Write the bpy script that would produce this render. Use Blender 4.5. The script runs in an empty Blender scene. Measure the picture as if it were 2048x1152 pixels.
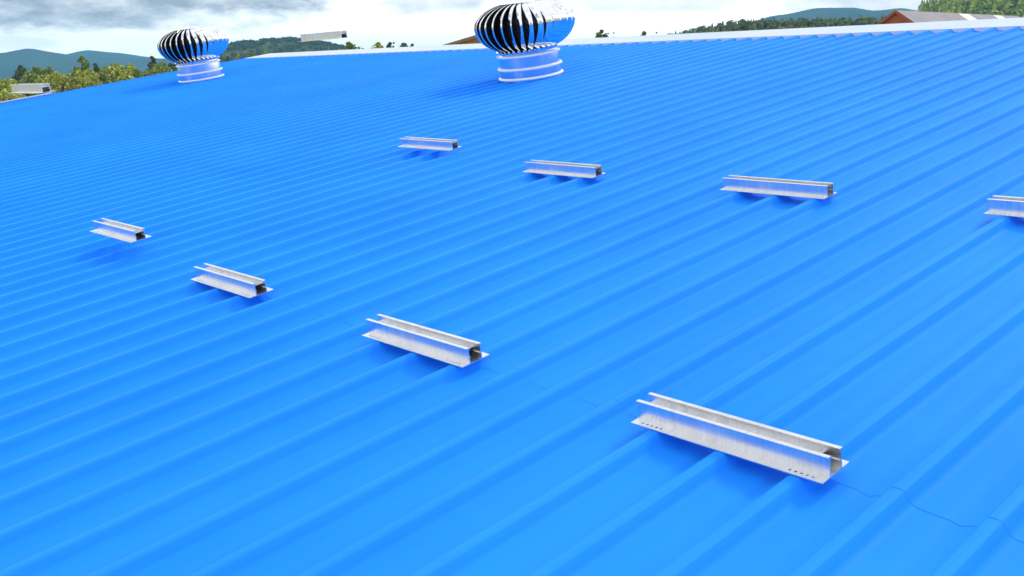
import bpy, bmesh, math, random
from mathutils import Matrix, Vector, noise
R = math.radians
random.seed(7)
scene = bpy.context.scene
COL = scene.collection

# ------------------------------------------------------------------ camera
S = 0.2                      # rib pitch of the roof sheet, metres (the fit below is in rib pitches)
PITCH = R(10.26)             # slope of the roof
ROOF = Matrix.Rotation(PITCH, 4, 'X')          # roof frame -> world: x along ridge, y up the slope, z out of the sheet
F_PX, YAW, DIP, ROLL = 1973.4, -0.877798, 0.320315, -0.140462
CAM_ROOF = Vector((7.93014, -8.22435, 5.80014)) * S
def cam_axes():
    sy, cy, sp, cp = math.sin(YAW), math.cos(YAW), math.sin(DIP), math.cos(DIP)
    f = Vector((sy*cp, cy*cp, -sp)); r = Vector((cy, -sy, 0)); u = r.cross(f)
    c, s = math.cos(ROLL), math.sin(ROLL)
    return c*r + s*u, -s*r + c*u, f
_r, _u, _f = cam_axes()
M = Matrix((( _r.x, _u.x, -_f.x), (_r.y, _u.y, -_f.y), (_r.z, _u.z, -_f.z)))
CAMROT = ROOF.to_3x3() @ M
CAMLOC = ROOF @ CAM_ROOF
cd = bpy.data.cameras.new('camera'); cam = bpy.data.objects.new('camera', cd); COL.objects.link(cam)
cam.matrix_world = Matrix.Translation(CAMLOC) @ CAMROT.to_4x4()
cd.sensor_width = 36; cd.lens = F_PX/2048*36; cd.clip_start = 0.05; cd.clip_end = 30000
scene.camera = cam

def azel(px, py):
    d = (CAMROT @ Vector(((px-1024)/F_PX, -(py-576)/F_PX, -1))).normalized()
    return math.atan2(d.x, d.y), math.asin(d.z)
def at(px, py, dist):
    """point seen at a direction, dist metres away horizontally"""
    a, e = azel(px, py)
    return Vector((CAMLOC.x + dist*math.sin(a), CAMLOC.y + dist*math.cos(a), CAMLOC.z + dist*math.tan(e)))
GROUND = CAMLOC.z - 6.0

# ------------------------------------------------------------------ sun and sky
SUN_AZ, SUN_EL = R(8), R(52)         # azimuth from +Y towards +X
world = bpy.data.worlds.new("World"); scene.world = world; world.use_nodes = True
nt = world.node_tree; nt.nodes.clear()
def N(t, **k):
    n = nt.nodes.new(t)
    for a, b in k.items(): setattr(n, a, b)
    return n
def mth(op, a, b=None, c=None, clamp=False):
    n = N('ShaderNodeMath', operation=op, use_clamp=clamp)
    for i, v in enumerate((a, b, c)):
        if v is None: continue
        if isinstance(v, (int, float)): n.inputs[i].default_value = v
        else: nt.links.new(v, n.inputs[i])
    return n.outputs[0]
tc = N('ShaderNodeTexCoord'); sep = N('ShaderNodeSeparateXYZ'); nt.links.new(tc.outputs['Generated'], sep.inputs[0])
x, y, z = sep.outputs
az = mth('ARCTAN2', x, y); el = mth('ARCSINE', z)
def noise_at(vec, scale, detail, rough=0.55):
    n = N('ShaderNodeTexNoise'); n.inputs['Scale'].default_value = scale; n.inputs['Detail'].default_value = detail
    n.inputs['Roughness'].default_value = rough; nt.links.new(vec, n.inputs['Vector']); return n.outputs['Fac']
cmb = N('ShaderNodeCombineXYZ')
nt.links.new(mth('MULTIPLY', az, 9.0), cmb.inputs[0]); nt.links.new(mth('MULTIPLY', el, 24.0), cmb.inputs[1])
n1 = noise_at(cmb.outputs[0], 1.0, 7)
n2 = noise_at(cmb.outputs[0], 3.1, 6, 0.6)
wob = mth('ADD', mth('MULTIPLY', mth('SUBTRACT', n1, 0.5), 0.9), mth('MULTIPLY', mth('SUBTRACT', n2, 0.5), 0.35))
def cloud(px0, px1, pbot, ptop, soft, amp):
    """grey cloud bank between two azimuths and two elevations with torn edges"""
    a0 = azel(px0, 100)[0]; a1 = azel(px1, 100)[0]; e0 = azel((px0+px1)/2, pbot)[1]; e1 = azel((px0+px1)/2, ptop)[1]
    ca, sa = (a0+a1)/2, abs(a1-a0)/2; ce, se = (e0+e1)/2, abs(e1-e0)/2
    da = mth('DIVIDE', mth('SUBTRACT', az, ca), sa); de = mth('DIVIDE', mth('SUBTRACT', el, ce), se)
    d = mth('ADD', mth('POWER', mth('ABSOLUTE', da), 3.0), mth('POWER', mth('ABSOLUTE', de), 3.0))
    d = mth('ADD', d, mth('MULTIPLY', wob, 2.2))
    v = N('ShaderNodeMapRange', interpolation_type='SMOOTHSTEP')
    v.inputs['From Min'].default_value = 1.0+soft; v.inputs['From Max'].default_value = 1.0-soft
    v.inputs['To Min'].default_value = 0; v.inputs['To Max'].default_value = amp
    nt.links.new(d, v.inputs['Value']); return v.outputs[0]
banks = [cloud(-520, 650, 56, -260, .42, 1.0), cloud(750, 970, 32, -80, .5, .6), cloud(1110, 1500, 27, -60, .6, .5),
         cloud(1460, 2400, 40, -160, .6, .6), cloud(-120, 110, 98, 72, .7, .3)]
g = banks[0]
for b in banks[1:]: g = mth('MAXIMUM', g, b)
# grey bank shade varies with noise: lit upper billows, darker base
shade = mth('MULTIPLY', g, mth('MULTIPLY_ADD', n2, -1.25, 1.45), clamp=True)
mixc = N('ShaderNodeMix', data_type='RGBA')
mixc.inputs[6].default_value = (1.12, 1.14, 1.15, 1); mixc.inputs[7].default_value = (0.44, 0.46, 0.52, 1)
nt.links.new(shade, mixc.inputs[0])
# overhead: broken cloud deck, blue showing through gaps
zc = mth('ADD', mth('MAXIMUM', z, 0.0), 0.25); cv = N('ShaderNodeCombineXYZ')
nt.links.new(mth('DIVIDE', x, zc), cv.inputs[0]); nt.links.new(mth('DIVIDE', y, zc), cv.inputs[1])
dn = noise_at(cv.outputs[0], 1.6, 6)
deck = N('ShaderNodeMapRange', interpolation_type='SMOOTHSTEP'); nt.links.new(dn, deck.inputs['Value'])
deck.inputs['From Min'].default_value = .34; deck.inputs['From Max'].default_value = .46
low = N('ShaderNodeMapRange'); nt.links.new(el, low.inputs['Value'])
low.inputs['From Min'].default_value = .12; low.inputs['From Max'].default_value = .4
low.inputs['To Min'].default_value = 1; low.inputs['To Max'].default_value = 0
wm = N('ShaderNodeMix', data_type='RGBA'); wm.inputs[6].default_value = (1.10, 1.12, 1.14, 1); wm.inputs[7].default_value = (1.95, 1.95, 1.95, 1)
nt.links.new(low.outputs[0], wm.inputs[0]); nt.links.new(wm.outputs[2], mixc.inputs[6])
cover = mth('MAXIMUM', deck.outputs[0], low.outputs[0])
sky = N('ShaderNodeTexSky', sky_type='NISHITA'); sky.sun_disc = False
sky.sun_elevation = SUN_EL; sky.sun_rotation = SUN_AZ; sky.ozone_density = 1.0
bg1 = N('ShaderNodeBackground'); nt.links.new(sky.outputs[0], bg1.inputs[0]); bg1.inputs[1].default_value = 0.12
bg2 = N('ShaderNodeBackground'); nt.links.new(mixc.outputs[2], bg2.inputs[0]); bg2.inputs[1].default_value = 1.05
ms = N('ShaderNodeMixShader'); nt.links.new(cover, ms.inputs[0]); nt.links.new(bg1.outputs[0], ms.inputs[1]); nt.links.new(bg2.outputs[0], ms.inputs[2])
wo = N('ShaderNodeOutputWorld'); nt.links.new(ms.outputs[0], wo.inputs[0])

sd = bpy.data.lights.new('sun', 'SUN'); sd.energy = 1.4; sd.angle = R(12); sd.color = (1, .97, .92)
sun = bpy.data.objects.new('sun', sd); COL.objects.link(sun)
sdir = Vector((math.sin(SUN_AZ)*math.cos(SUN_EL), math.cos(SUN_AZ)*math.cos(SUN_EL), math.sin(SUN_EL)))
sun.rotation_euler = sdir.to_track_quat('Z', 'Y').to_euler(); sun.location = (0, 0, 60)
scene.view_settings.view_transform = 'Standard'; scene.view_settings.look = 'None'
scene.view_settings.exposure = 0.0; scene.view_settings.gamma = 1

# ------------------------------------------------------------------ helpers
def mat(name, base=(.5,.5,.5), rough=.5, metal=0., spec=.5, build=None):
    m = bpy.data.materials.new(name); m.use_nodes = True
    t = m.node_tree; b = t.nodes['Principled BSDF']
    b.inputs['Base Color'].default_value = (*base, 1); b.inputs['Roughness'].default_value = rough
    b.inputs['Metallic'].default_value = metal; b.inputs['Specular IOR Level'].default_value = spec
    if build: build(t, b)
    return m
def tn(t, vec, scale, detail=4, rough=.5, mapscale=None):
    n = t.nodes.new('ShaderNodeTexNoise'); n.inputs['Scale'].default_value = scale
    n.inputs['Detail'].default_value = detail; n.inputs['Roughness'].default_value = rough
    if mapscale:
        mp = t.nodes.new('ShaderNodeMapping'); mp.inputs['Scale'].default_value = mapscale
        t.links.new(vec, mp.inputs['Vector']); vec = mp.outputs[0]
    t.links.new(vec, n.inputs['Vector']); return n.outputs['Fac']
def ramp(t, fac, stops):
    r = t.nodes.new('ShaderNodeValToRGB'); t.links.new(fac, r.inputs[0])
    e = r.color_ramp.elements
    while len(e) < len(stops): e.new(.5)
    for s, (p, c) in zip(e, stops): s.position = p; s.color = (*c, 1)
    return r.outputs[0]
def bump(t, b, h, strength, dist):
    n = t.nodes.new('ShaderNodeBump'); n.inputs['Strength'].default_value = strength; n.inputs['Distance'].default_value = dist
    t.links.new(h, n.inputs['Height']); t.links.new(n.outputs[0], b.inputs['Normal'])
def coord(t, which='Object'):
    return t.nodes.new('ShaderNodeTexCoord').outputs[which]

def link(name, bm, material, parent=None, matrix=None, smooth=False):
    me = bpy.data.meshes.new(name); bm.normal_update(); bm.to_mesh(me); bm.free()
    if smooth:
        for p in me.polygons: p.use_smooth = True
        if smooth != 2: me.set_sharp_from_angle(angle=R(28))
    me.materials.append(material)
    o = bpy.data.objects.new(name, me); COL.objects.link(o)
    if parent: o.parent = parent
    if matrix is not None: o.matrix_local = matrix
    return o
def tag(o, label=None, cat=None, group=None, kind=None):
    if label: o['label'] = label
    if cat: o['category'] = cat
    if group: o['group'] = group
    if kind: o['kind'] = kind
    return o
def empty(name, matrix):
    o = bpy.data.objects.new(name, None); COL.objects.link(o); o.matrix_world = matrix; o.empty_display_size = .1
    return o
def box(bm, x0, x1, y0, y1, z0, z1, bevel=0):
    v = [bm.verts.new((a, b, c)) for a in (x0, x1) for b in (y0, y1) for c in (z0, z1)]
    fs = [bm.faces.new([v[i] for i in q]) for q in ((0,1,3,2),(4,6,7,5),(0,4,5,1),(2,3,7,6),(0,2,6,4),(1,5,7,3))]
    if bevel:
        es = list({e for f in fs for e in f.edges})
        bmesh.ops.bevel(bm, geom=es, offset=bevel, segments=2, affect='EDGES')
def poly_extrude(bm, pts, x0, x1):
    """closed profile pts (y,z) swept along x"""
    a = [bm.verts.new((x0, p[0], p[1])) for p in pts]; b = [bm.verts.new((x1, p[0], p[1])) for p in pts]
    n = len(pts)
    for i in range(n):
        j = (i+1) % n; bm.faces.new((a[i], a[j], b[j], b[i]))
    bm.faces.new(a[::-1]); bm.faces.new(b)
    bmesh.ops.recalc_face_normals(bm, faces=bm.faces)
def lathe(bm, prof, n=64, z0=0):
    rings = [[bm.verts.new((r*math.cos(2*math.pi*k/n), r*math.sin(2*math.pi*k/n), zz)) for k in range(n)] for r, zz in prof]
    for a, b in zip(rings, rings[1:]):
        for k in range(n):
            j = (k+1) % n; bm.faces.new((a[k], a[j], b[j], b[k]))
    return rings

# ------------------------------------------------------------------ materials
def b_roof(t, b):
    c = coord(t)
    n = tn(t, c, .9, 5, .6); n2 = tn(t, c, 14, 4, .6, (1, .12, 1)); n3 = tn(t, c, 60, 3, .6)
    col = ramp(t, n, [(.25, (.010, .235, .96)), (.75, (.016, .290, 1.0))])
    sx = t.nodes.new('ShaderNodeSeparateXYZ'); t.links.new(c, sx.inputs[0])
    fl = t.nodes.new('ShaderNodeMath'); fl.operation = 'MULTIPLY'; fl.inputs[1].default_value = 1.0; t.links.new(sx.outputs[0], fl.inputs[0])
    f2 = t.nodes.new('ShaderNodeMath'); f2.operation = 'FLOOR'; t.links.new(fl.outputs[0], f2.inputs[0])
    wn = t.nodes.new('ShaderNodeTexWhiteNoise'); wn.noise_dimensions = '1D'; t.links.new(f2.outputs[0], wn.inputs['W'])
    hv = t.nodes.new('ShaderNodeHueSaturation'); t.links.new(col, hv.inputs['Color'])
    mr = t.nodes.new('ShaderNodeMapRange'); t.links.new(wn.outputs['Value'], mr.inputs['Value']); mr.inputs['To Min'].default_value = .96; mr.inputs['To Max'].default_value = 1.03
    t.links.new(mr.outputs[0], hv.inputs['Value']); t.links.new(hv.outputs[0], b.inputs['Base Color'])
    rr = ramp(t, n2, [(.3, (.62,)*3), (.8, (.50,)*3)]); t.links.new(rr, b.inputs['Roughness'])
    add = t.nodes.new('ShaderNodeMath'); add.operation = 'MULTIPLY_ADD'; t.links.new(n3, add.inputs[0]); add.inputs[1].default_value = .04
    t.links.new(tn(t, c, 2.4, 3, .5, (1, .35, 1)), add.inputs[2])
    bump(t, b, add.outputs[0], .3, .010)
m_roof = mat('blue_painted_steel', (.01, .28, .95), .55, 0, .08, b_roof)
def b_cap(t, b):
    c = coord(t); t.links.new(ramp(t, tn(t, c, 1.2, 4), [(.3, (.42, .53, .74)), (.7, (.50, .59, .78))]), b.inputs['Base Color'])
    bump(t, b, tn(t, c, 3, 3), .2, .01)
m_cap = mat('white_painted_flashing', (.75, .78, .85), .35, 0, .5, b_cap)
def b_alu(t, b):
    c = coord(t)
    n = tn(t, c, 90, 3, .6, (1, .03, .03)); n2 = tn(t, c, 7, 4, .6)
    t.links.new(ramp(t, n, [(.3, (.70, .70, .72)), (.7, (.84, .84, .85))]), b.inputs['Base Color'])
    t.links.new(ramp(t, n2, [(.3, (.24,)*3), (.75, (.42,)*3)]), b.inputs['Roughness'])
    bump(t, b, n, .10, .0004)
m_alu = mat('extruded_aluminium', (.88, .88, .9), .3, 1, .5, b_alu)
def b_chr(t, b):
    c = coord(t); t.links.new(ramp(t, tn(t, c, 6, 3), [(.3, (.04,)*3), (.8, (.10,)*3)]), b.inputs['Roughness'])
m_chrome = mat('polished_steel', (.86, .86, .88), .06, 1, .5, b_chr)
def b_inner_shade(t, b):
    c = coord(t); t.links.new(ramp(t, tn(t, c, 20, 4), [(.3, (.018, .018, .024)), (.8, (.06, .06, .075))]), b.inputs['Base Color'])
m_dark = mat('turbine_inner_shade', (.015, .015, .018), .7, 0, .3, b_inner_shade)  # near-black colour stands in for the shade inside the enclosed turbine
m_bead = mat('bright_bead', (.86, .88, .92), .35, 0, .5, lambda t, b: bump(t, b, tn(t, coord(t), 8, 3), .1, .004))
def b_collar(t, b):
    c = coord(t); t.links.new(ramp(t, tn(t, c, 9, 4, .6, (1, 1, .2)), [(.3, (.10,)*3), (.8, (.22,)*3)]), b.inputs['Roughness'])
m_collar = mat('galvanised_collar', (.74, .76, .86), .25, 1, .5, b_collar)

# ------------------------------------------------------------------ the warehouse
def wall_mat(name, a, b2, stripes=4.0):
    def f(t, b):
        c = coord(t); w = t.nodes.new('ShaderNodeTexWave'); w.inputs['Scale'].default_value = stripes
        t.links.new(c, w.inputs['Vector'])
        t.links.new(ramp(t, tn(t, c, .7, 5), [(.3, a), (.7, b2)]), b.inputs['Base Color']); bump(t, b, w.outputs['Fac'], .5, .02)
    return mat(name, a, .6, 0, .4, f)
m_wall = wall_mat('pale_steel_cladding', (.5, .52, .55), (.6, .62, .64))

X_OFF = -7.574252                     # right edge of rib 0's crest
XL, XR = -83.3, 34.0                  # rake edges, in rib pitches
Y_EAVE, Y_RIDGE, Y_CAP, Y_LAP = -45.0, 40.7, 37.9, 0.42
RIB = [(a, b*1.08) for a, b in [(0.0, -.004), (.02, -.020), (.06, -.095), (.085, -.125), (.12, -.142), (.18, -.153), (.26, -.160), (.36, -.165), (.48, -.167), (.60, -.2),
       (.70, -.160), (.765, -.148), (.79, -.130), (.82, -.085), (.86, -.018), (.88, -.003), (.94, 0)]]
def rib_points():
    pts = [(XL, -.2)]
    n0 = math.floor(XL - X_OFF) ; n1 = math.ceil(XR - X_OFF)
    for n in range(n0, n1+1):
        for dx, dz in RIB:
            xx = X_OFF + n + dx
            if XL < xx < XR: pts.append((xx, dz))
    pts.append((XR, -.2)); return pts
def sheet(y0, y1, lift, ny):
    bm = bmesh.new(); rows = []
    for j in range(ny+1):
        yy = y0 + (y1-y0)*j/ny; row = []
        for xx, zz in rib_points():
            w = .012*noise.noise(Vector((xx*.35, yy*.22, 3.1))) if 0 < j < ny else 0
            row.append(bm.verts.new((xx*S, yy*S, (zz + lift*(1 if zz > -.004 or zz < -.165 else .4) + w)*S)))
        rows.append(row)
    for a, b in zip(rows, rows[1:]):
        for k in range(len(a)-1): bm.faces.new((a[k], a[k+1], b[k+1], b[k]))
    return bm
def sheet_solid(y0, y1, lift, ny, thick=.0012):
    bm = sheet(y0, y1, lift, ny)
    # turned edge at the lower end so the sheet has a visible thickness at its lap
    edge = [v for v in bm.verts if abs(v.co.y - y0*S) < 1e-6]; edge.sort(key=lambda v: v.co.x)
    lowv = [bm.verts.new((v.co.x, v.co.y, v.co.z - thick*(1 if v.co.z > -.001 or v.co.z < -.033 else .25))) for v in edge]
    hiv = [bm.verts.new(v.co) for v in edge]
    for k in range(len(edge)-1): bm.faces.new((hiv[k], lowv[k], lowv[k+1], hiv[k+1]))
    return bm
ware = empty('warehouse', Matrix())
tag(ware, 'large warehouse under a bright blue ribbed metal roof with white ridge capping', 'warehouse')
link('roof_sheet', sheet_solid(Y_EAVE, Y_LAP+.9, 0, 36), m_roof, ware, ROOF, smooth=2)
link('roof_sheet', sheet_solid(Y_LAP, Y_RIDGE-.2, .003, 36), m_roof, ware, ROOF, smooth=2)
# ridge cap: flat flange on the crests, comb-cut apron down into the pans
bm = bmesh.new(); top = []; 
prof = rib_points(); XCL = -83.25
prof = [(XCL, -.2)] + [p for p in prof if p[0] > XCL]
a = [bm.verts.new((xx*S, Y_CAP*S,      .02*S)) for xx, zz in prof]
b = [bm.verts.new((xx*S, (Y_CAP-.03)*S, (zz+.016)*S)) for xx, zz in prof]
c = [bm.verts.new((xx*S, (Y_CAP+1.6)*S, .025*S)) for xx, zz in prof]
d = [bm.verts.new((xx*S, Y_RIDGE*S, .04*S)) for xx, zz in prof]
for r0, r1 in ((b, a), (a, c), (c, d)):
    for k in range(len(prof)-1): bm.faces.new((r0[k], r0[k+1], r1[k+1], r1[k]))
link('ridge_cap', bm, m_cap, ware, ROOF)
# far slope, in world space (mirror about the ridge)
ry, rz = Y_RIDGE*S*math.cos(PITCH), Y_RIDGE*S*math.sin(PITCH)
mir = Matrix.Translation((0, 2*ry, 0)) @ Matrix.Diagonal((1, -1, 1, 1)) @ ROOF
bm = sheet(Y_EAVE, Y_RIDGE-.2, 0, 8); bmesh.ops.reverse_faces(bm, faces=bm.faces)
bm.transform(mir); link('roof_sheet', bm, m_roof, ware)
bm = bmesh.new()
a = [(XCL*S, ry), (XR*S, ry)]
def capq(bm, pts): bm.faces.new([bm.verts.new(p) for p in pts])
zt = (ROOF @ Vector((0, Y_RIDGE*S, .04*S))); ze = mir @ Vector((0, Y_CAP*S, .04*S))
capq(bm, [(XCL*S, zt.y, zt.z), (XR*S, zt.y, zt.z), (XR*S, ze.y, ze.z), (XCL*S, ze.y, ze.z)])
link('ridge_cap', bm, m_cap, ware)
# rake trims at both ends (thin white angle) and gutter
for xx, s in ((XL, -1), (XR, 1)):
    bm = bmesh.new(); x0, x1 = sorted((xx*S, xx*S + s*.05))
    box(bm, x0, x1, Y_EAVE*S, (Y_RIDGE-.3)*S, -.16, .0, .004)
    link('rake_trim', bm, m_cap if s > 0 else m_roof, ware, ROOF)
    bm = bmesh.new(); x0, x1 = sorted((xx*S, xx*S + s*.05))
    box(bm, x0, x1, Y_EAVE*S, (Y_RIDGE-.3)*S, -.16, .0, .004); bm.transform(mir)
    bmesh.ops.recalc_face_normals(bm, faces=bm.faces); link('rake_trim', bm, m_roof, ware)
bm = bmesh.new(); box(bm, (XL)*S-.07, (XL)*S+.02, Y_EAVE*S, 19.5*S, .002, .022, .004)
link('rake_capping', bm, m_cap, ware, ROOF)
e0 = ROOF @ Vector((0, Y_EAVE*S, -.06)); e1 = mir @ Vector((0, Y_EAVE*S, -.06)); rt = ROOF @ Vector((0, Y_RIDGE*S, -.07))
gz = GROUND
for xx in (XL*S+.1, XR*S-.1):
    bm = bmesh.new()
    pts = [(e0.y+.3, gz), (e1.y-.3, gz), (e1.y-.3, e1.z+.02), (rt.y, rt.z), (e0.y+.3, e0.z+.02)]
    poly_extrude(bm, pts, xx-.06, xx+.06); link('end_wall', bm, m_wall, ware)
for yy, zz in ((e0.y+.3, e0.z), (e1.y-.3, e1.z)):
    bm = bmesh.new(); box(bm, XL*S+.2, XR*S-.2, yy-.06, yy+.06, gz, zz); link('side_wall', bm, m_wall, ware)
for p, s in ((e0, -1), (e1, 1)):
    bm = bmesh.new()
    poly_extrude(bm, [(p.y+s*(-.02), p.z-.02), (p.y+s*(-.02), p.z-.14), (p.y+s*.12, p.z-.14), (p.y+s*.12, p.z-.01), (p.y+s*.11, p.z-.01), (p.y+s*.11, p.z-.13), (p.y+s*(-.01), p.z-.13), (p.y+s*(-.01), p.z-.02)], XL*S, XR*S)
    link('gutter', bm, m_cap, ware)
# ------------------------------------------------------------------ mounting rails
LEN, WID, HGT = 2.70776*S, .56825*S, .25906*S
T = .0026
def plate_bm():
    bm = bmesh.new()
    fl = WID*.27; hr = .0034; pitch = .0145
    ys = [0, fl*.30-pitch*.5+.002, fl*.30+pitch*.5-.002]
    def holes_strip(y0, y1, sgn):
        # strip of cells, ten with a real hole in each end group
        yc = (y0+y1)/2
        groups = [[.030+i*pitch for i in range(5)], [LEN-.030-pitch*4+i*pitch for i in range(5)]]
        hx = sorted(sum(groups, [])); cuts = [0]
        for h in hx:
            for q in (h-pitch/2, h+pitch/2):
                if all(abs(q-c) > 1e-5 for c in cuts): cuts.append(q)
        cuts.append(LEN); cuts.sort()
        for x0, x1 in zip(cuts, cuts[1:]):
            xm = (x0+x1)/2
            if any(abs(xm-h) < 1e-4 for h in hx):
                for zz, flip in ((T, 0), (0, 1)):
                    sq = [(x0, y0), (xm, y0), (x1, y0), (x1, yc), (x1, y1), (xm, y1), (x0, y1), (x0, yc)]
                    ov = [bm.verts.new((p[0], p[1], zz)) for p in sq]
                    iv = [bm.verts.new((xm+hr*math.cos(math.atan2(p[1]-yc, p[0]-xm)), yc+hr*math.sin(math.atan2(p[1]-yc, p[0]-xm)), zz)) for p in sq]
                    if not flip: up = iv
                    for i in range(8):
                        j = (i+1) % 8
                        f = (ov[i], ov[j], iv[j], iv[i]); bm.faces.new(f if not flip else f[::-1])
                    if flip:
                        for i in range(8):
                            j = (i+1) % 8; bm.faces.new((up[i], up[j], iv[j], iv[i]))
            else:
                for zz, flip in ((T, 0), (0, 1)):
                    f = [bm.verts.new(p) for p in ((x0, y0, zz), (x1, y0, zz), (x1, y1, zz), (x0, y1, zz))]
                    bm.faces.new(f if not flip else f[::-1])
    def plain(y0, y1):
        for zz, flip in ((T, 0), (0, 1)):
            f = [bm.verts.new(p) for p in ((0, y0, zz), (LEN, y0, zz), (LEN, y1, zz), (0, y1, zz))]
            bm.faces.new(f if not flip else f[::-1])
    a0, a1 = fl*.42-.0065, fl*.42+.0065
    plain(0, a0); holes_strip(a0, a1, 1); plain(a1, WID-a1); holes_strip(WID-a1, WID-a0, -1); plain(WID-a0, WID)
    for q in (((0,0),(LEN,0)), ((LEN,0),(LEN,WID)), ((LEN,WID),(0,WID)), ((0,WID),(0,0))):
        (p, r) = q; f = [bm.verts.new((p[0],p[1],0)), bm.verts.new((r[0],r[1],0)), bm.verts.new((r[0],r[1],T)), bm.verts.new((p[0],p[1],T))]
        bm.faces.new(f)
    bmesh.ops.remove_doubles(bm, verts=bm.verts, dist=1e-6)
    return bm
def make_rail():
    root = empty('mounting_rail', Matrix())
    link('base_plate', plate_bm(), m_alu, root)
    for s in (0, 1):
        yw = WID*.275 if s == 0 else WID*.725
        sg = -1 if s == 0 else 1                # outward
        h = HGT
        prof = [(yw, T-.0006), (yw, h-.004), (yw+sg*.0045, h-.004), (yw+sg*.0045, h-.0), (yw-sg*.0075, h-.0), (yw-sg*.0075, h-.0075),
                (yw-sg*.0050, h-.0075), (yw-sg*.0050, h-.004), (yw-sg*.0034, h-.004), (yw-sg*.0034, T-.0006)]
        bm = bmesh.new(); poly_extrude(bm, prof, .0, LEN)
        w = link('channel_wall', bm, m_alu, root)
        bm = bmesh.new()
        yb = yw-sg*.0034
        poly_extrude(bm, [(yb, .020), (yb-sg*.004, .020), (yb-sg*.004, .0225), (yb, .0225)], 0.0005, LEN-.0005)
        link('inner_ledge', bm, m_alu, w)
    bm = bmesh.new(); poly_extrude(bm, [(WID*.275+.003, HGT*.58), (WID*.725-.003, HGT*.58), (WID*.725-.003, HGT*.58+.002), (WID*.275+.003, HGT*.58+.002)], .010, LEN-.040)
    link('channel_floor', bm, m_alu, root)
    return root
def copy_tree(o, parent=None):
    c = o.copy(); COL.objects.link(c)
    if parent: c.parent = parent; c.matrix_parent_inverse = o.matrix_parent_inverse
    for ch in [q for q in list(bpy.data.objects) if q.parent == o]: copy_tree(ch, c)
    return c
RAILS = [  # x, y, z (rib pitches), rotation vector, label
 ((0, 0, 0), (0, 0, .0148), 'largest and nearest aluminium mounting rail, drilled flange, crossing the sheet lap line'),
 ((-6.1, -.059, 0), (0, 0, .0148), 'aluminium mounting rail second nearest the camera, beside the upper left end of the sheet lap'),
 ((-12.868, -.116, .01), (0, 0, .0148), 'mid-sized aluminium mounting rail in the near row, touching the roof next to the hovering one'),
 ((-19.152, -.035, .401), (.002, .003, .022), 'small near-row aluminium mounting rail hovering above its soft shadow on the roof'),
 ((-27.179, 1.089, 3.833), (-.054, 0, .037), 'small grey mounting rail floating over the far left roof edge in front of the trees'),
 ((-.021, 10.205, 0), (0, 0, .0148), 'aluminium mounting rail of the upper row cut off by the right edge of the photo'),
 ((-6.108, 10.131, 0), (0, 0, .0148), 'longest fully visible aluminium mounting rail of the upper row, right of the middle'),
 ((-12.915, 10.056, 0), (0, 0, .0148), 'upper-row aluminium mounting rail resting on ribs below the large turbine vent'),
 ((-20.30, 11.013, .177), (.023, .014, .052), 'smallest upper-row mounting rail over the roof, hovering above a faint shadow'),
 ((-25.966, 11.224, 3.879), (-.064, -.008, .028), 'grey mounting rail hanging in the white sky above the ridge and wooded hill'),
]
rail0 = make_rail()
for i, (p, rv, lab) in enumerate(RAILS):
    o = rail0 if i == 0 else copy_tree(rail0)
    v = Vector(rv); q = Matrix.Rotation(v.length, 4, v.normalized()) if v.length else Matrix()
    o.matrix_world = ROOF @ Matrix.Translation(Vector(p)*S + Vector((0, 0, .0015 if p[2] < .05 else 0))) @ q
    tag(o, lab, 'mounting rail', 'aluminium mounting rails set out in rows on the roof')

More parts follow.
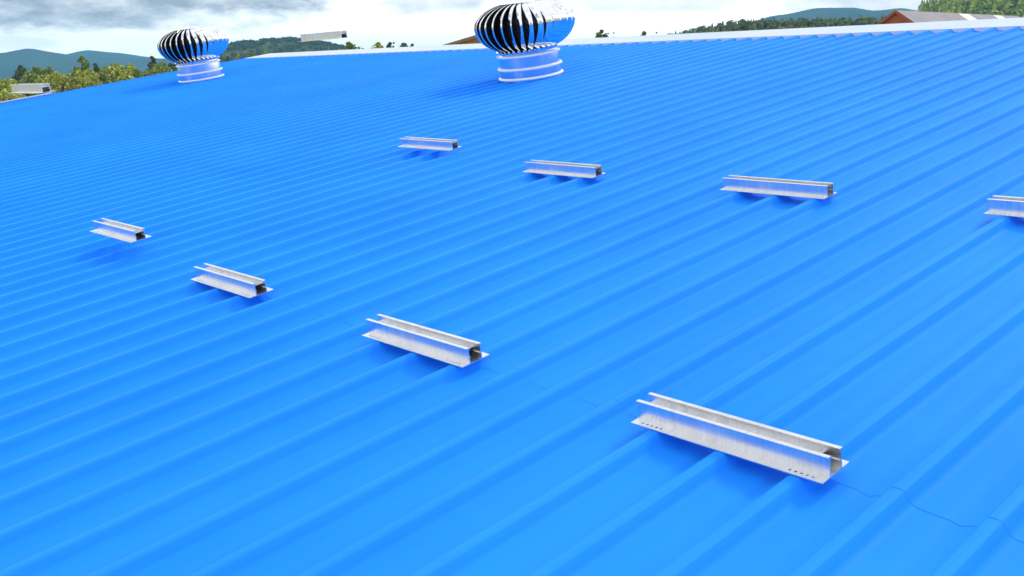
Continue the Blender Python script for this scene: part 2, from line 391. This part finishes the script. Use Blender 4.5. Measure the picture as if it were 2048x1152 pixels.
# ------------------------------------------------------------------ turbine vents
def make_vent():
    root = empty('turbine_vent', Matrix())
    u = S
    bm = bmesh.new(); lathe(bm, [(1.60*u, -.21*u), (1.60*u, .04*u), (1.60*u, .5*u), (1.55*u, .52*u), (1.55*u, 1.2*u), (1.50*u, 1.28*u), (1.50*u, 1.42*u)], 72)
    col = link('collar', bm, m_collar, root, smooth=True)
    for rr, zz, th in ((1.65, .06, .065), (1.64, .55, .065), (1.60, 1.19, .06)):
        bm = bmesh.new(); prof = [(rr*u + th*u*math.cos(t), zz*u + th*u*math.sin(t)) for t in [2*math.pi*i/10 for i in range(11)]]
        lathe(bm, prof, 72); link('collar_bead', bm, m_bead, col, smooth=True)
    bm = bmesh.new(); lathe(bm, [(1.45*u, 1.40*u), (1.62*u, 1.36*u), (1.66*u, 1.42*u), (1.60*u, 1.50*u), (1.3*u, 1.52*u)], 72)
    link('lower_ring', bm, m_chrome, root, smooth=True)
    def prof_r(t):        # t 0..1 bottom to top; returns r,z
        zb, zt, rm = 1.48, 3.78, 2.62
        ang = -1.02 + t*(1.02+1.22)
        r = 1.45*0 + rm*math.cos(ang)**.8 if math.cos(ang) > 0 else 0
        zc = 2.76; h = (zt-zc)/math.sin(1.22) if ang > 0 else (zc-zb)/math.sin(1.02)
        return r*u, (zc + h*math.sin(ang))*u
    NV = 31; n = 22
    for i in range(NV):
        ph = 2*math.pi*i/NV; D = 2*math.pi/NV*1.6
        bm = bmesh.new(); rows = []
        for k in range(n+1):
            r, zz = prof_r(k/n)
            row = []
            for da, fr in ((.024, .985), (.021, 1.004), (-.0, 1.0), (-D*.30, .92), (-D*.63, .82), (-D, .70)):
                row.append(bm.verts.new((r*fr*math.cos(ph+da), r*fr*math.sin(ph+da), zz)))
            rows.append(row)
        for a, b in zip(rows, rows[1:]):
            for k in range(5): bm.faces.new((a[k+1], a[k], b[k], b[k+1]))
        va = link('vane', bm, m_chrome, root, smooth=True)
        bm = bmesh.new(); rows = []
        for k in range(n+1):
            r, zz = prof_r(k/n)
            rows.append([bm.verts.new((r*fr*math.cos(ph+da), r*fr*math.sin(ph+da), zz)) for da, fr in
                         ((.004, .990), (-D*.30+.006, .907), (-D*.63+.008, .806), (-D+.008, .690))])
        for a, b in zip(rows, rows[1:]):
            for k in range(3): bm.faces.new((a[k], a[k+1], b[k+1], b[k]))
        link('vane_shade_skin', bm, m_dark, va, smooth=True)  # added dark skin on the vane back, shade between vanes painted as colour
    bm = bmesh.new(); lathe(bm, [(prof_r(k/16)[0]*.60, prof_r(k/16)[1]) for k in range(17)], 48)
    link('shade_drum', bm, m_dark, root, smooth=True)  # added matte drum, its dark colour imitates the unlit interior behind the gaps
    r, zz = prof_r(1)
    bm = bmesh.new(); lathe(bm, [(r*1.06, zz-.03*u), (r*1.07, zz+.01*u), (r*.9, zz+.06*u), (r*.5, zz+.11*u), (.15*u, zz+.13*u), (.13*u, zz+.2*u), (.001, zz+.21*u)], 48)
    link('top_cap', bm, m_chrome, root, smooth=True)
    return root
v0 = make_vent()
v0.matrix_world = ROOF @ Matrix.Translation(Vector((-29.65, 26.2, 0))*S) @ Matrix.Scale(.97, 4)
tag(v0, 'large polished steel turbine vent on the roof in front of the white ridge capping', 'roof vent', 'spinning turbine vents on the blue roof')
v1 = copy_tree(v0)
v1.matrix_world = ROOF @ Matrix.Translation(Vector((-68.2, 26.3, 0))*S) @ Matrix.Rotation(.1, 4, 'Z') @ Matrix.Scale(1.04, 4)
tag(v1, 'smaller looking farther turbine vent in front of the trees and hills at the left', 'roof vent', 'spinning turbine vents on the blue roof')

# ------------------------------------------------------------------ ground and hills
def b_ground(t, b):
    c = coord(t); n = tn(t, c, .012, 6, .6); n2 = tn(t, c, .5, 5, .6)
    m = t.nodes.new('ShaderNodeMath'); m.operation = 'MULTIPLY_ADD'; t.links.new(n2, m.inputs[0]); m.inputs[1].default_value = .3; t.links.new(n, m.inputs[2])
    t.links.new(ramp(t, m.outputs[0], [(.45, (.22, .26, .05)), (.62, (.42, .38, .09)), (.8, (.55, .44, .16))]), b.inputs['Base Color'])
m_ground = mat('dry_meadow', (.2, .2, .05), .9, 0, .2, b_ground)
bm = bmesh.new(); G = 5900
for i in range(9):
    for j in range(9): pass
gv = [[bm.verts.new((-G+2*G*i/12, -G+2*G*j/12, GROUND)) for j in range(13)] for i in range(13)]
for i in range(12):
    for j in range(12): bm.faces.new((gv[i][j], gv[i+1][j], gv[i+1][j+1], gv[i][j+1]))
tag(link('ground', bm, m_ground), kind='structure')

def hill_mat(name, c0, c1, c2, sc):
    def f(t, b):
        c = coord(t); n = tn(t, c, sc, 8, .65); t.links.new(ramp(t, n, [(.32, c0), (.5, c1), (.7, c2)]), b.inputs['Base Color'])
        bump(t, b, tn(t, c, sc*9, 6, .7), 1.0, 1.0/sc*.02)
    return mat(name, c1, .95, 0, .1, f)
def interp(pts, x):
    if x <= pts[0][0]: return pts[0][1]
    for (a, b), (c, d) in zip(pts, pts[1:]):
        if x <= c:
            t = (x-a)/(c-a); t = t*t*(3-2*t)*.5 + t*.5; return b + (d-b)*t
    return pts[-1][1]
def hill(name, sil, dist, depth, material, rough=.0, nx=160, nr=26, seed=0):
    """rolling relief: a crest line at `dist` metres falling off before and behind it"""
    bm = bmesh.new(); rows = []
    x0, x1 = sil[0][0], sil[-1][0]; crest = {}
    for i in range(nx+1):
        px = x0 + (x1-x0)*i/nx; py = interp(sil, px); a, e = azel(px, py); H = max(0.0, CAMLOC.z + dist*math.tan(e) - GROUND)
        row = []
        for j in range(nr+1):
            s = -1 + 2*j/nr; rr = dist + depth*s
            k = math.cos(s*math.pi/2)**1.3 if abs(s) < 1 else 0
            P = Vector((CAMLOC.x + rr*math.sin(a), CAMLOC.y + rr*math.cos(a), 0))
            nn = noise.fractal(Vector((P.x, P.y, seed*50.0))/(dist*.06), 1.0, 2.0, 5)
            zz = H*k*(1 + .25*nn*(1-k)) + rough*nn*k
            row.append(bm.verts.new((P.x, P.y, GROUND - .5 + zz)))
        rows.append(row)
    for a, b in zip(rows, rows[1:]):
        for k in range(nr): bm.faces.new((a[k], b[k], b[k+1], a[k+1]))
    bmesh.ops.recalc_face_normals(bm, faces=bm.faces)
    o = link(name, bm, material, smooth=True); tag(o, kind='structure'); return o
m_h1 = hill_mat('far_forest', (.010, .028, .020), (.018, .042, .028), (.035, .060, .035), .004)
m_h2 = hill_mat('near_forest_floor', (.030, .050, .016), (.050, .075, .022), (.10, .11, .04), .02)
hill('hills', [(-700,150),(-400,128),(-150,118),(0,107),(58,98),(110,106),(170,113),(250,115),(320,117),(400,121),(520,135),(640,165)], 4600, 900, m_h1, 6, seed=1)
hill('hills', [(40,150),(110,111),(175,99),(230,104),(300,114),(360,128),(420,165)], 5300, 600, m_h1, 8, seed=2)
hill('hills', [(300,170),(380,128),(440,96),(490,88),(540,83.5),(590,81.5),(640,87),(690,98),(725,112),(780,150),(800,170)], 1500, 330, m_h2, 3, seed=3)
hill('hills', [(1280,170),(1400,85),(1460,56),(1500,42),(1560,31),(1640,18),(1700,16),(1750,21),(1800,17),(1850,24),(1960,44),(2150,100),(2300,165)], 3800, 900, m_h1, 6, seed=4)
hill('hills', [(1650,165),(1780,62),(1850,32),(1900,20),(1960,9),(2048,-4),(2200,-20),(2500,-30),(2900,60),(3100,165)], 900, 330, m_h2, 3, seed=5)
hill('hills', [(1230,165),(1330,92),(1400,76),(1470,62),(1600,60),(1750,58),(1850,58),(2000,60),(2200,120),(2300,165)], 560, 190, m_h2, 2, seed=6)

# ------------------------------------------------------------------ foliage
def leaf_mat(name, c0, c1, c2):
    def f(t, b):
        oi = t.nodes.new('ShaderNodeNewGeometry')
        t.links.new(ramp(t, oi.outputs['Random Per Island'], [(.0, c0), (.5, c1), (1.0, c2)]), b.inputs['Base Color'])
        b.inputs['Subsurface Weight'].default_value = 0
    return mat(name, c1, .75, 0, .25, f)
L_DARK = leaf_mat('dark_foliage', (.045, .065, .016), (.10, .13, .035), (.19, .22, .07))
L_WOOD = leaf_mat('wood_foliage', (.020, .035, .010), (.045, .070, .018), (.09, .12, .03))
L_MID = leaf_mat('green_foliage', (.10, .15, .016), (.22, .30, .04), (.40, .46, .10))
L_YEL = leaf_mat('yellow_green_foliage', (.18, .23, .02), (.36, .40, .05), (.55, .56, .12))
def b_bark(t, b):
    c = coord(t); t.links.new(ramp(t, tn(t, c, 3, 5, .6, (3, 3, .4)), [(.3, (.05, .035, .025)), (.7, (.13, .10, .08))]), b.inputs['Base Color'])
m_bark = mat('bark', (.08, .06, .045), .9, 0, .2, b_bark)
def crown_bm(h, rad, n, leaf, shape, rnd):
    """shape 'round' | 'tall' | 'cone': many leaf clumps through the crown volume"""
    bm = bmesh.new()
    lobes = []
    for i in range(16 if shape != 'cone' else 22):
        t = (i+.5)/(16 if shape != 'cone' else 22)
        zz = h*(.17 + .82*t)
        if shape == 'cone': rr = rad*(1-t)**.85
        elif shape == 'tall': rr = rad*math.sin(math.pi*(.18+.80*t)**1.0)*.8
        else: rr = rad*math.sin(math.pi*(.12+.83*t)**.9)
        a = rnd.random()*6.28
        lobes.append((Vector((math.cos(a)*rr*.55, math.sin(a)*rr*.55, zz)), max(.12*rad, rr*.62*rnd.uniform(.7, 1.2))))
    for i in range(n):
        c, lr = rnd.choice(lobes)
        d = Vector((rnd.gauss(0, 1), rnd.gauss(0, 1), rnd.gauss(0, .8))).normalized()*lr*rnd.random()**.4
        p = c + d; s = leaf*rnd.uniform(.5, 1.4)
        ax = Vector((rnd.gauss(0, 1), rnd.gauss(0, 1), rnd.gauss(0, 1))).normalized(); q = ax.orthogonal().normalized(); w = ax.cross(q)
        pts = [p + q*s*rnd.uniform(.6, 1), p + w*s*rnd.uniform(.6, 1), p - q*s*rnd.uniform(.6, 1), p - w*s*rnd.uniform(.6, 1)]
        if shape == 'cone': pts = [Vector((v.x, v.y, v.z - .25*s)) for v in pts]
        bm.faces.new([bm.verts.new(v) for v in pts])
    return bm
def trunk_bm(h, r0, rnd):
    bm = bmesh.new()
    def limb(p0, p1, ra, rb, n=7):
        d = (p1-p0).normalized(); q = d.orthogonal().normalized(); w = d.cross(q); rings = []
        for t in (0, .5, 1):
            c = p0.lerp(p1, t) + (q*rnd.uniform(-.3, .3)*ra if t == .5 else Vector()); r = ra + (rb-ra)*t
            rings.append([bm.verts.new(c + (q*math.cos(6.2832*i/n) + w*math.sin(6.2832*i/n))*r) for i in range(n)])
        for a, b in zip(rings, rings[1:]):
            for i in range(n): bm.faces.new((a[i], a[(i+1) % n], b[(i+1) % n], b[i]))
    limb(Vector((0, 0, 0)), Vector((0, 0, h*.9)), r0, r0*.2)
    for i in range(7):
        z0 = h*rnd.uniform(.22, .7); a = rnd.random()*6.28; L = h*rnd.uniform(.12, .22)
        limb(Vector((0, 0, z0)), Vector((math.cos(a)*L, math.sin(a)*L, z0 + L*.8)), r0*.4, r0*.1, 5)
    return bm
def tree(px, ptop, dist, wpx, shape, lm, label, name='tree', n=4500, group=None, cat='tree', base=None):
    rnd = random.Random(int(px*13+ptop))
    tp = at(px, ptop, dist); g = GROUND if base is None else base
    h = tp.z - g; rad = wpx/F_PX*dist/2
    root = empty(name, Matrix.Translation((tp.x, tp.y, g)) @ Matrix.Rotation(rnd.random()*6, 4, 'Z'))
    tag(root, label, cat, group)
    link('trunk', trunk_bm(h, h*.018+.05, rnd), m_bark, root)
    link('crown', crown_bm(h, rad, n, max(.12, rad*.075), shape, rnd), lm, root)
    return root
GT = 'trees beyond the left edge of the roof'
LT = [
 (6, 165, 330, 80, 'round', L_YEL, 'low yellow-green tree at the far left edge of the photo'),
 (42, 131, 340, 47, 'tall', L_DARK, 'dark slim tree rising above the grey rail that floats at far left'),
 (72, 136, 330, 52, 'round', L_MID, 'bushy green tree right of the dark slim tree at far left'),
 (97, 134, 350, 52, 'tall', L_MID, 'green tree over the dark open end of the floating grey rail'),
 (118, 147, 310, 70, 'round', L_YEL, 'low yellow-green bushy tree between the floating rail and the tallest tree'),
 (142, 150, 320, 52, 'round', L_DARK, 'dark low tree at the left foot of the tallest tree'),
 (162, 112, 330, 52, 'tall', L_MID, 'tallest pointed green tree of the left tree belt'),
 (174, 140, 310, 63, 'round', L_YEL, 'light green bush at the right foot of the tallest tree'),
 (191, 127, 330, 46, 'tall', L_DARK, 'dark green pointed tree just right of the tallest tree'),
 (214, 136, 320, 60, 'round', L_MID, 'rounded green tree left of the broad bright green one'),
 (232, 129, 320, 70, 'round', L_YEL, 'broad bright green tree midway between the tallest tree and the left vent'),
 (256, 129, 330, 63, 'round', L_YEL, 'bright green round tree right of the broad one'),
 (276, 139, 320, 52, 'round', L_MID, 'small green tree left of the brownish tree beside the left vent'),
 (305, 112, 330, 49, 'tall', L_DARK, 'brownish dark tree standing just left of the left turbine vent'),
 (322, 126, 320, 63, 'round', L_MID, 'green tree partly hidden by the left turbine vent'),
 (345, 128, 340, 63, 'round', L_DARK, 'dark tree hidden mostly behind the left turbine vent'),
]
for px, pt, dd, wp, sh, lm, lab in LT:
    tree(px, pt, dd, wp, sh, lm, lab, group=GT)
GM = 'bushy trees between the left vent and the ridge end'
for px, pt, wp, lm, lab in [
 (455, 112, 40, L_DARK, 'dark green tree directly right of the left turbine vent'),
 (476, 108, 34, L_YEL, 'yellow-green tree above the left end of the white ridge capping'),
 (500, 103, 40, L_MID, 'green tree behind the left tip of the white ridge capping'),
 (530, 103, 40, L_YEL, 'yellowish tree low against the wooded hill, over the ridge capping'),
 (440, 122, 34, L_YEL, 'yellow-green low tree tucked against the right side of the left vent')]:
    tree(px, pt, 330, wp, 'round', lm, lab, group=GM, n=3500)
GR = 'tree tops peeping over the ridge'
for px, pt, dd, wp, sh, lm, lab in [
 (702, 91, 240, 26, 'round', L_MID, 'light green tree top at the right foot of the wooded hill, over the ridge'),
 (755, 92, 240, 24, 'round', L_YEL, 'pale green tree top over the ridge, leftmost of the small row'),
 (777, 89, 240, 16, 'round', L_DARK, 'dark tree top over the ridge, second in the small row'),
 (788, 88, 240, 12, 'tall', L_DARK, 'dark pointed tree top over the ridge, third in the small row'),
 (806, 92, 240, 22, 'round', L_DARK, 'low dark tree top over the ridge, fourth in the small row'),
 (824, 92.5, 240, 12, 'round', L_DARK, 'last tiny dark tree top of the small row over the ridge'),
 (1206, 64, 240, 14, 'round', L_DARK, 'dark round tree top right of the large vent over the ridge'),
 (1193, 71, 240, 26, 'round', L_MID, 'low green shrub top left of the dark round one, right of the large vent'),
 (1217, 68, 240, 8, 'tall', L_DARK, 'slim dark tree top between two others right of the large vent'),
 (1228, 67, 240, 7, 'tall', L_DARK, 'slim isolated tree top at the right end of the clump by the large vent'),
 (1292, 68, 240, 20, 'round', L_DARK, 'tiny dark tree top just showing over the ridge left of the long wood'),
 (1313, 66.5, 240, 8, 'round', L_DARK, 'tiny round tree top over the ridge next to the long wood')]:
    tree(px, pt-7, dd, wp*(3.2 if sh == 'round' else 2.3), sh, lm, lab, group=GR, n=2500)

def wood(name, items, lm, leaves=70, size=1.0):
    """a far-off wood: conifers and round crowns too many to count, one mesh"""
    bm = bmesh.new(); rnd = random.Random(len(items))
    for P, h, w, cone in items:
        if cone:
            n = 7
            for L in range(4):
                z0 = P.z + h*(.12 + .22*L); z1 = z0 + h*.34; r = w*(1 - L*.23)
                tipv = bm.verts.new((P.x + rnd.uniform(-.1, .1)*w, P.y + rnd.uniform(-.1, .1)*w, z1)); rg = []
                for i in range(n*2):
                    a = 6.2832*i/(n*2) + L; rr = r*(1 if i % 2 else .6)*rnd.uniform(.8, 1.15)
                    rg.append(bm.verts.new((P.x+rr*math.cos(a), P.y+rr*math.sin(a), z0 - (i % 2)*h*.04)))
                for i in range(n*2): bm.faces.new((rg[i], rg[(i+1) % (n*2)], tipv))
        else:
            for q in range(leaves):
                d = Vector((rnd.gauss(0, 1), rnd.gauss(0, 1), rnd.gauss(0, 1))).normalized()
                c = Vector((P.x, P.y, P.z + h*.62)) + Vector((d.x*w, d.y*w, d.z*h*.36))*rnd.uniform(.6, 1)
                s = size*w*rnd.uniform(.18, .38); e = d.orthogonal().normalized(); f = d.cross(e)
                a = rnd.random()*6.28; e, f = e*math.cos(a)+f*math.sin(a), f*math.cos(a)-e*math.sin(a)
                bm.faces.new([bm.verts.new(v) for v in (c+e*s+d*s*.2, c+f*s, c-e*s-d*s*.2, c-f*s)])
    o = link(name, bm, lm); return o
rnd = random.Random(3)
def scatter(sil, dist, depth, n, hh, ww, cone, s0=-.95, s1=.15):
    out = []
    for i in range(n):
        px = rnd.uniform(sil[0][0], sil[-1][0]); a, e = azel(px, interp(sil, px)); H = max(0, CAMLOC.z + dist*math.tan(e) - GROUND)
        s = s1 - (s1-s0)*rnd.random()**1.4; rr = dist + depth*s; k = math.cos(s*math.pi/2)**1.3
        out.append((Vector((CAMLOC.x+rr*math.sin(a), CAMLOC.y+rr*math.cos(a), GROUND - 1.2 + H*k)), hh*rnd.uniform(.6, 1.2), ww*rnd.uniform(.7, 1.2), rnd.random() < cone))
    return out
o = wood('wood', scatter([(380,128),(440,96),(490,88),(540,83.5),(590,81.5),(640,87),(690,98),(725,112),(770,140)], 1500, 330, 1000, 6.5, 3.6, .25), L_WOOD, 110, .7)
tag(o, 'dark wooded hilltop behind the ridge left of the floating rail', 'wood', kind='stuff')
o = wood('wood', scatter([(1840,36),(1900,20),(1960,9),(2048,-4),(2200,-20)], 900, 330, 900, 12, 3.6, .75), L_MID)
tag(o, 'green wooded slope at the top right corner behind the grey barn roof', 'wood', kind='stuff')
o = wood('wood', scatter([(1335,90),(1400,76),(1470,62),(1600,60),(1750,58),(1850,58)], 560, 190, 800, 6.5, 2.3, .35, -.5, .3), L_DARK)
tag(o, 'long low wood along the white ridge capping left of the red gable', 'wood', kind='stuff')
# ground cover bushes under the left belt
o = wood('undergrowth', [(Vector((q.x, q.y, GROUND-.5)), rnd.uniform(3, 6), rnd.uniform(2, 3.4), False) for q in
      [at(rnd.uniform(-60, 560), 150, rnd.uniform(300, 420)) for _ in range(150)]], L_YEL, 260, .5)
tag(o, 'yellow-green undergrowth below the left tree belt', 'bushes', kind='stuff')

# ------------------------------------------------------------------ far houses
m_red = wall_mat('red_boards', (.20, .045, .020), (.28, .07, .03), 1.5)
m_brown = wall_mat('brown_boards', (.17, .095, .045), (.25, .15, .08), 1.5)
m_grey = wall_mat('grey_roofing', (.19, .17, .20), (.27, .25, .28), 2.0)
m_pane = wall_mat('skylight_sheet', (.8, .8, .8), (.85, .85, .85), 1.0)
def gable(name, label, apex_px, dist, turn, halfw, slope, length, wallm, roofm, skylights, dz=0):
    A = at(*apex_px, dist); a, e = azel(*apex_px)
    yaw = -(a + turn)
    g = GROUND - A.z
    root = empty(name, Matrix.Translation(A) @ Matrix.Rotation(yaw, 4, 'Z')); tag(root, label, 'house')
    # local: y along the ridge (away), x to the right
    drop = halfw*math.tan(slope)
    bm = bmesh.new()
    for yy in (0.25, length-.25):
        v = [bm.verts.new(p) for p in ((-halfw+.4, yy, g), (halfw-.4, yy, g), (halfw-.4, yy, -drop+.4*math.tan(slope)-.14), (0, yy, -.14), (-halfw+.4, yy, -drop+.4*math.tan(slope)-.14))]
        bm.faces.new(v if yy < 1 else v[::-1])
    for xx in (-halfw+.4, halfw-.4):
        zz = -drop+.4*math.tan(slope)-.14
        bm.faces.new([bm.verts.new(p) for p in ((xx, .25, g), (xx, length-.25, g), (xx, length-.25, zz), (xx, .25, zz))])
    bmesh.ops.recalc_face_normals(bm, faces=bm.faces); link('wall', bm, wallm, root)
    roof = None
    for s in (-1, 1):
        bm = bmesh.new()
        q = [(0, 0), (s*halfw, -drop), (s*halfw, -drop-.12), (0, -.12)]
        a1 = [bm.verts.new((p[0], 0, p[1])) for p in q]; b1 = [bm.verts.new((p[0], length, p[1])) for p in q]
        for i in range(4): bm.faces.new((a1[i], a1[(i+1) % 4], b1[(i+1) % 4], b1[i]))
        bm.faces.new(a1); bm.faces.new(b1[::-1]); bmesh.ops.recalc_face_normals(bm, faces=bm.faces)
        roof = link('roof', bm, roofm, root)
        bm = bmesh.new()
        q = [(-s*.0, .05), (s*(halfw+.05), -drop+.02), (s*(halfw+.05), -drop-.22), (0, -.2)]
        a1 = [bm.verts.new((p[0], -.08, p[1])) for p in q]; b1 = [bm.verts.new((p[0], -.005, p[1])) for p in q]
        for i in range(4): bm.faces.new((a1[i], a1[(i+1) % 4], b1[(i+1) % 4], b1[i]))
        bm.faces.new(a1); bm.faces.new(b1[::-1]); bmesh.ops.recalc_face_normals(bm, faces=bm.faces)
        link('bargeboard', bm, wallm, root)
    for y0, y1 in skylights:
        bm = bmesh.new(); t = math.tan(slope)
        p = [(.15, y0, -.15*t+.03), (halfw*.92, y0, -halfw*.92*t+.03), (halfw*.92, y1, -halfw*.92*t+.03), (.15, y1, -.15*t+.03)]
        v = [bm.verts.new(q) for q in p]; w = [bm.verts.new((q[0], q[1], q[2]-.05)) for q in p]
        bm.faces.new(v)
        for i in range(4): bm.faces.new((v[i], w[i], w[(i+1) % 4], v[(i+1) % 4]))
        bmesh.ops.recalc_face_normals(bm, faces=bm.faces); link('skylight', bm, m_pane, roof)
    return root
gable('barn', 'red gabled barn with grey roof and two white skylight strips behind the ridge', (1792, 20.5), 100, R(42), 5.0, R(29), 17.0, m_red, m_grey, [(8.2, 9.6), (13.2, 14.3)])
gable('house', 'brown boarded gable partly hidden behind the large turbine vent', (985, 61), 80, R(2), 3.9, R(16), 8.0, m_brown, m_grey, [])

# ------------------------------------------------------------------ air
def b_haze():
    m = bpy.data.materials.new('haze_air'); m.use_nodes = True; t = m.node_tree; t.nodes.clear()
    v = t.nodes.new('ShaderNodeVolumePrincipled'); v.inputs['Color'].default_value = (.24, .66, 1.0, 1)
    v.inputs['Density'].default_value = .00016; v.inputs['Anisotropy'].default_value = .1
    o = t.nodes.new('ShaderNodeOutputMaterial'); t.links.new(v.outputs[0], o.inputs['Volume']); return m
bm = bmesh.new(); HZ = 6000
box(bm, -HZ, HZ, -HZ, HZ, GROUND-1.5, 260)
hz = link('haze', bm, b_haze()); tag(hz, 'pale blue haze in the valley air', 'haze', kind='stuff')
